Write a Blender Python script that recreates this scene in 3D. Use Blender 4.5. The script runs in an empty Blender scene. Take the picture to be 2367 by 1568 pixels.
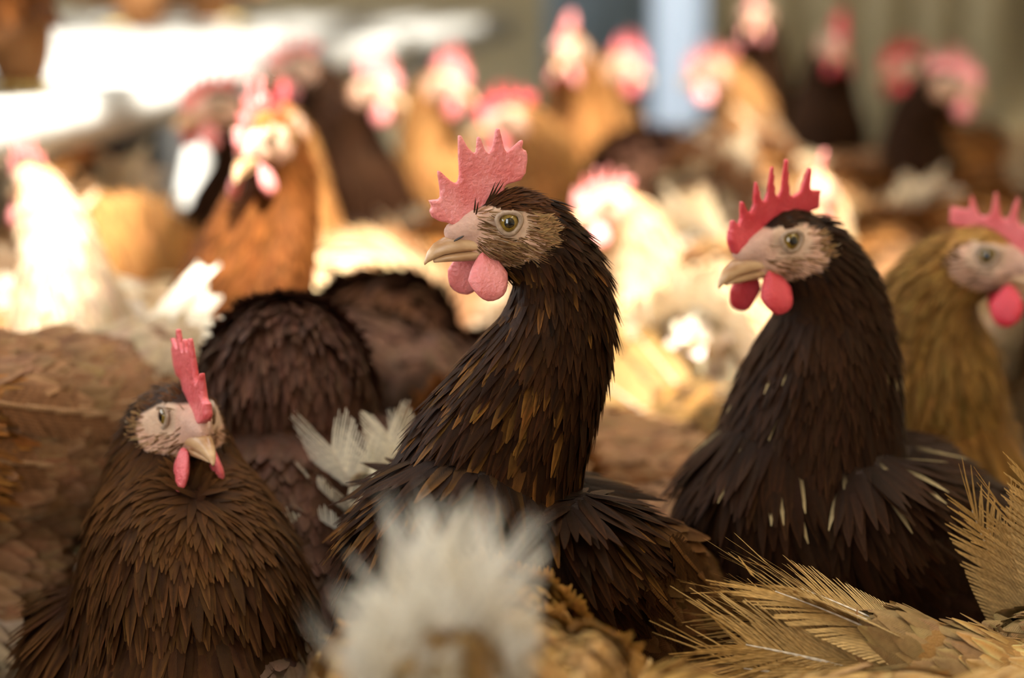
import bpy, bmesh, math, random
import numpy as np
from mathutils import Vector, Matrix

random.seed(7)
rng = np.random.default_rng(7)
scene = bpy.context.scene
C = scene.collection

# ------------------------------------------------------------------ camera, world, sun, exposure
CAM_H, PITCH, LENS, SENSOR = 0.57, math.radians(10.3), 50.0, 23.6
FPX = LENS / SENSOR * 2367.0
cam_d = bpy.data.cameras.new('camera')
cam_d.lens, cam_d.sensor_width = LENS, SENSOR
cam_d.clip_start = 0.02
cam_d.dof.use_dof = True
cam_d.dof.focus_distance = 1.155
cam_d.dof.aperture_fstop = 2.0
cam = bpy.data.objects.new('camera', cam_d)
C.objects.link(cam)
cam.location = (0, 0, CAM_H)
cam.rotation_euler = (math.pi / 2 - PITCH, 0, 0)
scene.camera = cam

world = bpy.data.worlds.new('daylight')
scene.world = world
world.use_nodes = True
wbg = world.node_tree.nodes['Background']
wbg.inputs[0].default_value = (0.93, 0.96, 1.0, 1)
wbg.inputs[1].default_value = 3.0

SUN_TO = Vector((0.15, -0.45, 0.88)).normalized()
sun_d = bpy.data.lights.new('sun', 'SUN')
sun_d.energy = 12.0
sun_d.angle = math.radians(1.5)
sun_d.color = (1.0, 0.95, 0.88)
sun = bpy.data.objects.new('sun', sun_d)
C.objects.link(sun)
sun.rotation_euler = SUN_TO.to_track_quat('Z', 'Y').to_euler()

vs = scene.view_settings
vs.view_transform = 'Standard'
vs.look = 'None'
vs.gamma = 1.0
vs.use_curve_mapping = False
vs.exposure = 0.92

# ------------------------------------------------------------------ helpers
def P(px, py, d):
    f = Vector((0, math.cos(PITCH), -math.sin(PITCH)))
    u = Vector((0, math.sin(PITCH), math.cos(PITCH)))
    return Vector((0, 0, CAM_H)) + f * d + Vector((1, 0, 0)) * ((px - 1183.5) / FPX * d) - u * ((py - 784) / FPX * d)

def np_mesh(name, verts, quads, cols=None, uvs=None, smooth=True):
    """mesh from numpy quads (a quad whose last two ids agree is not used)"""
    me = bpy.data.meshes.new(name)
    verts = np.asarray(verts, dtype=np.float32)
    quads = np.asarray(quads, dtype=np.int32)
    me.vertices.add(len(verts))
    me.vertices.foreach_set('co', verts.ravel())
    me.loops.add(quads.size)
    me.loops.foreach_set('vertex_index', quads.ravel())
    me.polygons.add(len(quads))
    me.polygons.foreach_set('loop_start', np.arange(0, quads.size, quads.shape[1], dtype=np.int32))
    me.polygons.foreach_set('loop_total', np.full(len(quads), quads.shape[1], dtype=np.int32))
    if uvs is not None:
        uvl = me.uv_layers.new(name='UVMap')
        uvl.data.foreach_set('uv', np.asarray(uvs, dtype=np.float32)[quads.ravel()].ravel())
    if cols is not None:
        a = me.color_attributes.new('Col', 'FLOAT_COLOR', 'POINT')
        c = np.ones((len(verts), 4), dtype=np.float32)
        c[:, :3] = cols
        a.data.foreach_set('color', c.ravel())
    me.update(calc_edges=True)
    if smooth:
        me.polygons.foreach_set('use_smooth', np.ones(len(me.polygons), dtype=bool))
    return me

def link(name, me, mat=None, parent=None):
    o = bpy.data.objects.new(name, me)
    C.objects.link(o)
    if mat is not None and me is not None:
        if len(me.materials) == 0:
            me.materials.append(mat)
    if parent is not None:
        o.parent = parent
    return o

def tag(o, label, cat=None, group=None, kind=None):
    if label: o['label'] = label
    if cat: o['category'] = cat
    if group: o['group'] = group
    if kind: o['kind'] = kind
    return o

def boxes_mesh(name, boxes):
    """boxes: list of (x0,x1,y0,y1,z0,z1)"""
    V, Q = [], []
    for (x0, x1, y0, y1, z0, z1) in boxes:
        b = len(V)
        V += [(x0, y0, z0), (x1, y0, z0), (x1, y1, z0), (x0, y1, z0), (x0, y0, z1), (x1, y0, z1), (x1, y1, z1), (x0, y1, z1)]
        Q += [(b, b+3, b+2, b+1), (b+4, b+5, b+6, b+7), (b, b+1, b+5, b+4), (b+1, b+2, b+6, b+5), (b+2, b+3, b+7, b+6), (b+3, b, b+4, b+7)]
    return np_mesh(name, V, Q, smooth=False)

def tube(points, radii, n=10, squash=1.0):
    """closed-ish tube along points; returns verts, quads"""
    pts = [Vector(p) for p in points]
    V, Q = [], []
    up = Vector((0, 0, 1))
    t0 = (pts[1] - pts[0]).normalized()
    if abs(t0.dot(up)) > 0.9: up = Vector((0, 1, 0))
    for i, p in enumerate(pts):
        t = (pts[min(i+1, len(pts)-1)] - pts[max(i-1, 0)]).normalized()
        s = t.cross(up).normalized()
        w = s.cross(t).normalized()
        for k in range(n):
            a = 2 * math.pi * k / n
            V.append(p + s * (math.cos(a) * radii[i]) + w * (math.sin(a) * radii[i] * squash))
    for i in range(len(pts) - 1):
        for k in range(n):
            a, b = i*n + k, i*n + (k+1) % n
            Q.append((a, b, b+n, a+n))
    for e in (0, len(pts) - 1):
        c = len(V)
        V.append(pts[e])
        for k in range(0, n, 2):
            a, b, d = e*n + k, e*n + (k+1) % n, e*n + (k+2) % n
            Q.append((c, a, b, d) if e else (c, d, b, a))
    return V, Q

def merge(parts):
    V, Q, off = [], [], 0
    for v, q in parts:
        V += [tuple(x) for x in v]
        Q += [tuple(i + off for i in f) for f in q]
        off += len(v)
    return V, Q

_ico = None
def ico():
    global _ico
    if _ico is None:
        bm = bmesh.new()
        bmesh.ops.create_icosphere(bm, subdivisions=2, radius=1.0)
        bm.verts.ensure_lookup_table()
        v = np.array([x.co[:] for x in bm.verts])
        f = np.array([[x.index for x in fc.verts] for fc in bm.faces])
        bm.free()
        _ico = (v, f)
    return _ico

def remesh(verts, faces, voxel, smooth=6, factor=0.5):
    """union of closed shells -> one continuous smooth mesh; returns verts, quads arrays, normals"""
    if isinstance(faces, np.ndarray):
        me = np_mesh('tmp', verts, faces, smooth=False)
    else:
        me = bpy.data.meshes.new('tmp')
        me.from_pydata([tuple(v) for v in verts], [], [tuple(f) for f in faces])
    o = bpy.data.objects.new('tmp', me)
    C.objects.link(o)
    m = o.modifiers.new('r', 'REMESH'); m.mode = 'VOXEL'; m.voxel_size = voxel
    if smooth:
        s = o.modifiers.new('s', 'SMOOTH'); s.factor = factor; s.iterations = smooth
    dg = bpy.context.evaluated_depsgraph_get()
    ev = o.evaluated_get(dg)
    em = ev.to_mesh()
    n = len(em.vertices)
    v = np.empty(n*3, dtype=np.float32); em.vertices.foreach_get('co', v)
    nr = np.empty(n*3, dtype=np.float32); em.vertices.foreach_get('normal', nr)
    q = np.empty(len(em.loops), dtype=np.int32); em.loops.foreach_get('vertex_index', q)
    q = q.reshape(-1, 4)
    ev.to_mesh_clear()
    bpy.data.objects.remove(o)
    bpy.data.meshes.remove(me)
    return v.reshape(-1, 3), q, nr.reshape(-1, 3)

# ------------------------------------------------------------------ materials
def new_mat(name):
    m = bpy.data.materials.new(name)
    m.use_nodes = True
    nt = m.node_tree
    b = nt.nodes['Principled BSDF']
    return m, nt, b

def N(nt, t, **kw):
    n = nt.nodes.new(t)
    for k, v in kw.items(): setattr(n, k, v)
    return n

def noise_mat(name, c1, c2, scale=20, rough=0.7, bump=0.2, detail=6, coords='Object', stretch=(1, 1, 1), sss=0.0, spec=0.5, bscale=None, dist=0.002):
    m, nt, b = new_mat(name)
    tc = N(nt, 'ShaderNodeTexCoord')
    mp = N(nt, 'ShaderNodeMapping'); mp.inputs['Scale'].default_value = stretch
    nz = N(nt, 'ShaderNodeTexNoise'); nz.inputs['Scale'].default_value = scale; nz.inputs['Detail'].default_value = detail
    rp = N(nt, 'ShaderNodeValToRGB')
    rp.color_ramp.elements[0].position = 0.3; rp.color_ramp.elements[1].position = 0.7
    rp.color_ramp.elements[0].color = (*c1, 1); rp.color_ramp.elements[1].color = (*c2, 1)
    nt.links.new(tc.outputs[coords], mp.inputs[0]); nt.links.new(mp.outputs[0], nz.inputs['Vector'])
    nt.links.new(nz.outputs['Fac'], rp.inputs[0]); nt.links.new(rp.outputs[0], b.inputs['Base Color'])
    b.inputs['Roughness'].default_value = rough
    b.inputs['Specular IOR Level'].default_value = spec
    if sss:
        b.inputs['Subsurface Weight'].default_value = sss
        b.inputs['Subsurface Radius'].default_value = (1.0, 0.3, 0.2)
        b.inputs['Subsurface Scale'].default_value = 0.004
    if bump:
        n2 = N(nt, 'ShaderNodeTexNoise'); n2.inputs['Scale'].default_value = bscale or scale * 3; n2.inputs['Detail'].default_value = 4
        nt.links.new(mp.outputs[0], n2.inputs['Vector'])
        bp = N(nt, 'ShaderNodeBump'); bp.inputs['Strength'].default_value = bump; bp.inputs['Distance'].default_value = dist
        nt.links.new(n2.outputs['Fac'], bp.inputs['Height']); nt.links.new(bp.outputs[0], b.inputs['Normal'])
    return m

def feather_mat(name, rough=0.5, transl=0.18, barb=0.25, spec=0.35):
    m, nt, b = new_mat(name)
    at = N(nt, 'ShaderNodeVertexColor'); at.layer_name = 'Col'
    oi = N(nt, 'ShaderNodeObjectInfo')
    mul = N(nt, 'ShaderNodeMix', data_type='RGBA', blend_type='MULTIPLY'); mul.inputs[0].default_value = 1.0
    nt.links.new(at.outputs['Color'], mul.inputs[6]); nt.links.new(oi.outputs['Color'], mul.inputs[7])
    uv = N(nt, 'ShaderNodeUVMap')
    sx = N(nt, 'ShaderNodeSeparateXYZ'); nt.links.new(uv.outputs[0], sx.inputs[0])
    a1 = N(nt, 'ShaderNodeMath', operation='SUBTRACT'); nt.links.new(sx.outputs[0], a1.inputs[0]); a1.inputs[1].default_value = 0.5
    a2 = N(nt, 'ShaderNodeMath', operation='ABSOLUTE'); nt.links.new(a1.outputs[0], a2.inputs[0])
    a3 = N(nt, 'ShaderNodeMath', operation='MULTIPLY'); nt.links.new(a2.outputs[0], a3.inputs[0]); a3.inputs[1].default_value = -0.7
    a4 = N(nt, 'ShaderNodeMath', operation='ADD'); nt.links.new(sx.outputs[1], a4.inputs[0]); nt.links.new(a3.outputs[0], a4.inputs[1])
    a5 = N(nt, 'ShaderNodeMath', operation='MULTIPLY'); nt.links.new(a4.outputs[0], a5.inputs[0]); a5.inputs[1].default_value = 120.0
    a6 = N(nt, 'ShaderNodeMath', operation='SINE'); nt.links.new(a5.outputs[0], a6.inputs[0])
    nz = N(nt, 'ShaderNodeTexNoise'); nz.inputs['Scale'].default_value = 260.0; nz.inputs['Detail'].default_value = 3
    tc = N(nt, 'ShaderNodeTexCoord'); nt.links.new(tc.outputs['Object'], nz.inputs['Vector'])
    a7 = N(nt, 'ShaderNodeMath', operation='MULTIPLY_ADD'); nt.links.new(a6.outputs[0], a7.inputs[0]); a7.inputs[1].default_value = 0.25
    nt.links.new(nz.outputs['Fac'], a7.inputs[2])
    rg = N(nt, 'ShaderNodeMapRange'); rg.inputs['From Min'].default_value = 0.1; rg.inputs['From Max'].default_value = 0.9
    rg.inputs['To Min'].default_value = 1.0 - barb; rg.inputs['To Max'].default_value = 1.0 + barb
    nt.links.new(a7.outputs[0], rg.inputs['Value'])
    vm = N(nt, 'ShaderNodeVectorMath', operation='SCALE'); nt.links.new(mul.outputs[2], vm.inputs[0]); nt.links.new(rg.outputs[0], vm.inputs['Scale'])
    nt.links.new(vm.outputs[0], b.inputs['Base Color'])
    b.inputs['Roughness'].default_value = rough
    b.inputs['Specular IOR Level'].default_value = spec
    b.inputs['Specular Tint'].default_value = (1.0, .62, .36, 1)
    bp = N(nt, 'ShaderNodeBump'); bp.inputs['Strength'].default_value = 0.35; bp.inputs['Distance'].default_value = 0.0008
    nt.links.new(a7.outputs[0], bp.inputs['Height']); nt.links.new(bp.outputs[0], b.inputs['Normal'])
    tr = N(nt, 'ShaderNodeBsdfTranslucent'); nt.links.new(vm.outputs[0], tr.inputs[0])
    mx = N(nt, 'ShaderNodeMixShader'); mx.inputs[0].default_value = transl
    out = nt.nodes['Material Output']
    nt.links.new(b.outputs[0], mx.inputs[1]); nt.links.new(tr.outputs[0], mx.inputs[2]); nt.links.new(mx.outputs[0], out.inputs[0])
    return m

def body_mat():
    m, nt, b = new_mat('hen_skin')
    at = N(nt, 'ShaderNodeVertexColor'); at.layer_name = 'Col'
    tc = N(nt, 'ShaderNodeTexCoord')
    nz = N(nt, 'ShaderNodeTexNoise'); nz.inputs['Scale'].default_value = 220; nz.inputs['Detail'].default_value = 5
    nt.links.new(tc.outputs['Object'], nz.inputs['Vector'])
    rg = N(nt, 'ShaderNodeMapRange'); rg.inputs['To Min'].default_value = 0.75; rg.inputs['To Max'].default_value = 1.2
    nt.links.new(nz.outputs['Fac'], rg.inputs['Value'])
    vm = N(nt, 'ShaderNodeVectorMath', operation='SCALE'); nt.links.new(at.outputs['Color'], vm.inputs[0]); nt.links.new(rg.outputs[0], vm.inputs['Scale'])
    nt.links.new(vm.outputs[0], b.inputs['Base Color'])
    n2 = N(nt, 'ShaderNodeTexVoronoi'); n2.inputs['Scale'].default_value = 650
    nt.links.new(tc.outputs['Object'], n2.inputs['Vector'])
    bp = N(nt, 'ShaderNodeBump'); bp.inputs['Strength'].default_value = 0.35; bp.inputs['Distance'].default_value = 0.0008
    nt.links.new(n2.outputs['Distance'], bp.inputs['Height']); nt.links.new(bp.outputs[0], b.inputs['Normal'])
    b.inputs['Roughness'].default_value = 0.6
    b.inputs['Specular IOR Level'].default_value = 0.2
    b.inputs['Specular Tint'].default_value = (1.0, .7, .5, 1)
    b.inputs['Subsurface Weight'].default_value = 0.08
    b.inputs['Subsurface Scale'].default_value = 0.003
    return m

def simple_mat(name, c, rough=0.5, spec=0.5, coat=0.0):
    m, nt, b = new_mat(name)
    b.inputs['Base Color'].default_value = (*c, 1)
    b.inputs['Roughness'].default_value = rough
    b.inputs['Specular IOR Level'].default_value = spec
    b.inputs['Coat Weight'].default_value = coat
    b.inputs['Coat Roughness'].default_value = 0.02
    return m

M = {}
M['feather'] = feather_mat('feather', rough=.46, transl=.12, spec=.09)
M['skin'] = body_mat()
def comb_mat_():
    m = noise_mat('comb_flesh', (0.56, 0.012, 0.030), (0.74, 0.050, 0.075), scale=60, rough=0.34, bump=0.7, bscale=420, sss=0.15, spec=0.6, dist=0.0016)
    nt = m.node_tree
    b = nt.nodes['Principled BSDF']
    rp = [n for n in nt.nodes if n.type == 'VALTORGB'][0]
    nz = [n for n in nt.nodes if n.type == 'TEX_NOISE'][0]
    r2 = N(nt, 'ShaderNodeValToRGB')
    r2.color_ramp.elements[0].position = 0.3; r2.color_ramp.elements[1].position = 0.7
    r2.color_ramp.elements[0].color = (.74, .19, .17, 1); r2.color_ramp.elements[1].color = (.86, .38, .35, 1)
    nt.links.new(nz.outputs['Fac'], r2.inputs[0])
    oi = N(nt, 'ShaderNodeObjectInfo')
    sp = N(nt, 'ShaderNodeSeparateColor'); nt.links.new(oi.outputs['Color'], sp.inputs[0])
    mx = N(nt, 'ShaderNodeMix', data_type='RGBA')
    nt.links.new(sp.outputs[0], mx.inputs[0]); nt.links.new(rp.outputs[0], mx.inputs[6]); nt.links.new(r2.outputs[0], mx.inputs[7])
    nt.links.new(mx.outputs[2], b.inputs['Base Color'])
    return m
M['comb'] = comb_mat_()
M['beak'] = noise_mat('beak_horn', (0.33, 0.15, 0.05), (0.74, 0.49, 0.27), scale=70, rough=0.34, bump=0.12, bscale=200, stretch=(0.5, 1, 1.6), dist=0.0006)
M['iris'] = noise_mat('eye_iris', (0.13, 0.075, 0.008), (0.30, 0.18, 0.02), scale=500, rough=0.15, bump=0)
M['pupil'] = simple_mat('eye_pupil', (0.003, 0.003, 0.004), 0.06, 0.6, 1.0)
M['eye_rim'] = simple_mat('eye_rim', (0.06, 0.05, 0.045), 0.5)
M['eyelid'] = noise_mat('eyelid_skin', (0.26, 0.17, 0.11), (0.44, 0.31, 0.21), scale=500, rough=0.6, bump=0.4, bscale=900, dist=0.0006)
M['lobe'] = noise_mat('earlobe_skin', (0.42, 0.17, 0.12), (0.62, 0.42, 0.32), scale=120, rough=0.6, bump=0.4, bscale=600, dist=0.0008)
M['leg'] = noise_mat('leg_scales', (0.45, 0.30, 0.08), (0.62, 0.45, 0.16), scale=150, rough=0.6, bump=0.5, bscale=400)
M['iris'].node_tree.nodes['Principled BSDF'].inputs['Coat Weight'].default_value = 1.0

# ------------------------------------------------------------------ feathers
def feather_batch(p, n, d, L, W, prof, croot, ctip, cedge, lift, curl, cup, R=5):
    """p,n,d: (N,3); L,W,lift,curl,cup: (N,); colours (N,3) -> verts, quads, cols, uvs"""
    Nf = len(p)
    s = np.cross(d, n); s /= np.linalg.norm(s, axis=1, keepdims=True) + 1e-9
    v = np.linspace(0, 1, R)
    pv = np.interp(v, np.linspace(0, 1, len(prof)), prof)
    V = np.empty((Nf, R, 3, 3), dtype=np.float32)
    K = np.empty((Nf, R, 3, 3), dtype=np.float32)
    for r in range(R):
        mid = p + d * (L * v[r])[:, None] + n * (L * (lift * v[r] - curl * v[r] ** 2))[:, None]
        w = (W * 0.5 * pv[r])[:, None]
        dn = n * (cup * W * pv[r])[:, None]
        V[:, r, 1] = mid
        V[:, r, 0] = mid - s * w - dn - d * (W * 0.25 * pv[r])[:, None]
        V[:, r, 2] = mid + s * w - dn - d * (W * 0.25 * pv[r])[:, None]
        cm = croot * (1 - v[r]) + ctip * v[r]
        ce = croot * (1 - v[r]) + cedge * v[r]
        K[:, r, 1] = cm; K[:, r, 0] = ce; K[:, r, 2] = ce
    base = (np.arange(Nf) * R * 3)[:, None]
    loc = []
    for r in range(R - 1):
        for c in range(2):
            a = r*3 + c
            loc.append((a, a+1, a+4, a+3))
    Q = (base[:, :, None] + np.array(loc)[None]).reshape(-1, 4)
    U = np.empty((Nf, R, 3, 2), dtype=np.float32)
    U[..., 0] = np.array([0, .5, 1])[None, None, :]
    U[..., 1] = v[None, :, None]
    return V.reshape(-1, 3), Q, K.reshape(-1, 3), U.reshape(-1, 2)

def sample_surface(v, q, nr, n):
    a = v[q[:, 0]]; b = v[q[:, 1]]; c = v[q[:, 2]]; d = v[q[:, 3]]
    ar = 0.5 * np.linalg.norm(np.cross(c - a, d - b), axis=1)
    idx = rng.choice(len(q), size=n, p=ar / ar.sum())
    s, t = rng.random(n)[:, None], rng.random(n)[:, None]
    def bil(A):
        return (A[q[idx, 0]]*(1-s)*(1-t) + A[q[idx, 1]]*s*(1-t) + A[q[idx, 2]]*s*t + A[q[idx, 3]]*(1-s)*t)
    p = bil(v); nn = bil(nr)
    nn /= np.linalg.norm(nn, axis=1, keepdims=True) + 1e-9
    return p, nn

def thin(p, s):
    key = np.floor(p / s).astype(np.int64)
    _, i = np.unique(key, axis=0, return_index=True)
    return i

def barb_feather(name, length, width, nb=34, fray=0.3, bend=0.15, seed=0, croot=(.6, .5, .35), ctip=(.5, .3, .12), cshaft=(.75, .65, .5)):
    """a large quill feather along +X, flat in XY, made of barbs on a shaft"""
    r = np.random.default_rng(seed)
    V, Q, K, U = [], [], [], []
    croot, ctip, cshaft = map(np.array, (croot, ctip, cshaft))
    def center(t):
        return np.array([length * t, bend * length * 0.35 * t * t, -bend * length * 0.6 * t * t])
    def prof(t):
        return width * 0.5 * min(1.0, (t / 0.18) ** 0.7 if t > 0 else 0) * (1.0 if t < 0.72 else max(0.3, 1 - ((t - 0.72) / 0.36) ** 2))
    # shaft
    ns = 8
    for i in range(ns + 1):
        t = i / ns
        c = center(t * 0.99)
        w = 0.0016 * (1 - 0.8 * t)
        b = len(V)
        V += [c + [0, -w, 0.0006], c + [0, 0, 0.0006 + w * .7], c + [0, w, 0.0006]]
        K += [cshaft] * 3; U += [(0.5, t)] * 3
        if i: Q += [(b-3, b-2, b+1, b), (b-2, b-1, b+2, b+1)]
    for side in (-1, 1):
        off = 0.0
        for k in range(nb):
            t = 0.06 + 0.92 * k / (nb - 1)
            fr = fray * max(0.0, (t - 0.35) / 0.65)
            if k % 5 == 0: off = r.normal(0, 1)
            if r.random() < fr * 0.35 and k > nb * .4: continue
            w = prof(t) * (1 - fr * 0.5 * r.random())
            ang = math.radians(48 - 26 * t + off * 9 * fr + r.normal(0, 5) * fr)
            c = center(t)
            dirv = np.array([math.cos(ang), side * math.sin(ang), 0.0])
            ln = w / max(0.25, math.sin(ang))
            ln = min(ln, width * 1.3)
            hw = length / nb * 0.62
            along = np.array([1.0, 0, 0])
            lift = r.normal(0, 0.10) * fr
            z1, z2 = -0.10 * ln * 0.5, -0.10 * ln * 1.3 + lift * ln
            b = len(V)
            V += [c - along*hw, c + along*hw,
                  c + dirv*ln*0.55 - along*hw*0.9 + [0, 0, z1], c + dirv*ln*0.55 + along*hw*0.9 + [0, 0, z1],
                  c + dirv*ln - along*hw*(0.75 - .6*fr) + [0, 0, z2], c + dirv*ln + along*hw*(0.35 - .3*fr) + [0, 0, z2]]
            col = croot * (1 - t) + ctip * t
            col = col * (1 + r.normal(0, 0.10))
            K += [col, col, col*0.96, col*0.96, col*1.1, col*1.1]
            for uu in (0.5, 0.5 + side*.27, 0.5 + side*.5):
                U += [(uu, t - .01), (uu, t + .01)]
            Q += [(b, b+1, b+3, b+2), (b+2, b+3, b+5, b+4)] if side < 0 else [(b, b+2, b+3, b+1), (b+2, b+4, b+5, b+3)]
    return np_mesh(name, np.array(V), Q, np.clip(np.array(K), 0, 1), np.array(U))

def place_feather(name, me, parent, pos, direction, normal, scale=1.0):
    x = Vector(direction).normalized()
    z = Vector(normal); z = (z - x * z.dot(x)).normalized()
    y = z.cross(x)
    o = link(name, me, M['feather'], parent)
    m = Matrix((x, y, z)).transposed().to_4x4()
    m.translation = Vector(pos)
    o.matrix_local = m @ Matrix.Scale(scale, 4)
    return o

# ------------------------------------------------------------------ comb outlines (head frame, metres)
def crop2head(pts):
    out = []
    for cx, cy in pts:
        px, py = 860 + cx * 0.3062, 280 + cy * 0.3061
        out.append(((1172 - px) * 0.0002333, (515 - py) * 0.0002333))
    return out
COMB_A = crop2head([(575, 775), (520, 765), (470, 735), (450, 690), (468, 655), (443, 605), (530, 600), (528, 520), (508, 385), (528, 388), (560, 420), (610, 465), (664, 492), (676, 420),
                    (664, 122), (690, 124), (740, 215), (802, 276), (806, 225), (810, 138), (836, 140), (870, 230), (902, 274), (932, 215), (956, 76), (984, 78), (1005, 160), (1032, 262),
                    (1085, 225), (1150, 168), (1172, 176), (1158, 240), (1196, 248), (1202, 320), (1188, 420), (1150, 475), (1095, 490), (1035, 505),
                    (1000, 600), (900, 660), (800, 740), (640, 800)])
def pointed_comb(tips, base_z=.006):
    """tips: list of (x_base, x_tip, z_tip, valley_z_after)"""
    out = [(0.033, -0.004), (0.036, 0.004)]
    for xb, xt, zt, vz in tips:
        out += [(xb + .003, zt*.55 + .003), (xt + .0009, zt), (xt - .0009, zt), (xb - .0035, vz)]
    out += [(-.030, .024), (-.029, .013), (-.018, .011), (-.004, .006), (.012, -.002), (.024, -.008)]
    return out
COMB_B = pointed_comb([(.031, .033, .016, .010), (.024, .027, .026, .016), (.015, .018, .036, .020), (.006, .008, .044, .022), (-.004, -.002, .047, .023), (-.018, -.020, .040, .026)])
COMB_C = pointed_comb([(.030, .033, .018, .012), (.021, .023, .031, .018), (.010, .011, .038, .021), (-.001, -.003, .039, .023), (-.014, -.018, .034, .024)])

COMBCACHE = {}
def comb_mesh(outline, voxel, lean=0.0, wave=0.0):
    key = (id(outline), voxel, lean, wave)
    if key not in COMBCACHE:
        COMBCACHE[key] = np_mesh('comb', *comb_shape(outline, voxel, lean, wave))
    return COMBCACHE[key]
def comb_shape(outline, voxel, lean=0.0, wave=0.0, th=0.0062):
    n = len(outline)
    V, F = [], []
    zmin = min(z for _, z in outline)
    for s in (-1, 1):
        for x, z in outline:
            t = th * (1.0 - 0.5 * max(0, min(1, (z - zmin) / 0.04)))
            V.append((x, s * t * 0.5, z))
    F.append(tuple(range(n)))
    F.append(tuple(reversed(range(n, 2*n))))
    for i in range(n):
        j = (i+1) % n
        F.append((j, i, i+n, j+n))
    v, q, nr = remesh(V, F, voxel, smooth=3, factor=0.4)
    h = np.clip(v[:, 2] - 0.008, 0, None)
    v = v.copy()
    v[:, 1] += lean * h + lean * 14 * h * h + wave * np.sin(v[:, 0] * 150) * h * 0.35
    return v, q

# ------------------------------------------------------------------ the hen
def bez(p0, p1, p2, p3, t):
    return p0*(1-t)**3 + p1*3*t*(1-t)**2 + p2*3*t*t*(1-t) + p3*t**3

def col(*c): return np.array(c, dtype=np.float64)
PAL = {
    'dark':   dict(hack=col(.010, .0045, .003), hackt=col(.020, .008, .004), hacke=col(.034, .013, .005), body=col(.015, .0075, .005), bodyt=col(.026, .012, .0075), bodye=col(.038, .019, .011), fluff=col(.08, .045, .03), tail=(.12, .07, .04), tailr=(.2, .13, .08)),
    'hero':   dict(hack=col(.006, .0026, .0018), hackt=col(.016, .0055, .0022), hacke=col(.038, .0135, .004), body=col(.04, .017, .006), bodyt=col(.10, .044, .015), bodye=col(.19, .09, .032), fluff=col(.30, .18, .09), tail=(.34, .2, .1), tailr=(.5, .38, .25)),
    'umber':  dict(hack=col(.022, .0085, .004), hackt=col(.040, .015, .005), hacke=col(.085, .034, .009), body=col(.04, .016, .007), bodyt=col(.10, .042, .014), bodye=col(.24, .11, .03), fluff=col(.3, .2, .1), tail=(.4, .26, .12), tailr=(.5, .38, .22)),
    'choc':   dict(hack=col(.045, .018, .010), hackt=col(.068, .028, .016), hacke=col(.09, .040, .024), body=col(.05, .021, .012), bodyt=col(.08, .035, .02), bodye=col(.10, .046, .026), fluff=col(.16, .09, .05), tail=(.2, .1, .05), tailr=(.28, .17, .1)),
    'brown':  dict(hack=col(.14, .048, .014), hackt=col(.24, .09, .022), hacke=col(.34, .14, .035), body=col(.17, .075, .032), bodyt=col(.26, .125, .056), bodye=col(.36, .2, .1), fluff=col(.5, .36, .22), tail=(.55, .4, .24), tailr=(.75, .64, .47)),
    'orange': dict(hack=col(.18, .068, .018), hackt=col(.30, .13, .036), hacke=col(.38, .19, .065), body=col(.23, .10, .035), bodyt=col(.32, .155, .06), bodye=col(.42, .25, .11), fluff=col(.62, .45, .26), tail=(.62, .45, .24), tailr=(.8, .7, .52)),
    'creamtail': dict(hack=col(.16, .06, .018), hackt=col(.28, .11, .03), hacke=col(.40, .18, .055), body=col(.20, .09, .035), bodyt=col(.32, .15, .06), bodye=col(.46, .26, .12), fluff=col(.70, .58, .40), tail=(.80, .71, .54), tailr=(.85, .78, .62)),
    'gold':   dict(hack=col(.32, .15, .035), hackt=col(.48, .26, .065), hacke=col(.55, .33, .1), body=col(.34, .17, .045), bodyt=col(.46, .24, .065), bodye=col(.62, .42, .18), fluff=col(.30, .18, .07), tail=(.40, .225, .065), tailr=(.54, .37, .16)),
    'pale':   dict(hack=col(.52, .30, .13), hackt=col(.66, .45, .24), hacke=col(.78, .6, .38), body=col(.42, .25, .11), bodyt=col(.58, .38, .19), bodye=col(.74, .57, .36), fluff=col(.75, .66, .5), tail=(.78, .68, .5), tailr=(.85, .78, .62)),
}
SKIN_RGB = col(.64, .375, .255)

TAILCACHE = {}
LEGCACHE = {}
def leg_mesh(h):
    """shank from (0,0,h) to a foot on the ground, facing +X"""
    key = round(h, 3)
    if key in LEGCACHE: return LEGCACHE[key]
    parts = [tube([(-0.012, 0, h + .02), (-0.014, 0, h*.6), (-0.006, 0, 0.012), (0, 0, 0.007)], [.0095, .0062, .0058, .0065], 8)]
    for a, l in ((-.55, .042), (0, .052), (.55, .042), (math.pi - .25, .024)):
        c, s = math.cos(a), math.sin(a)
        parts.append(tube([(0, 0, .008), (c*l*.4, s*l*.4, .0075), (c*l*.8, s*l*.8, .006), (c*l, s*l, .003)], [.0055, .0048, .0042, .0012], 6))
    V, Q = merge(parts)
    LEGCACHE[key] = np_mesh('leg', V, Q)
    return LEGCACHE[key]

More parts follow.
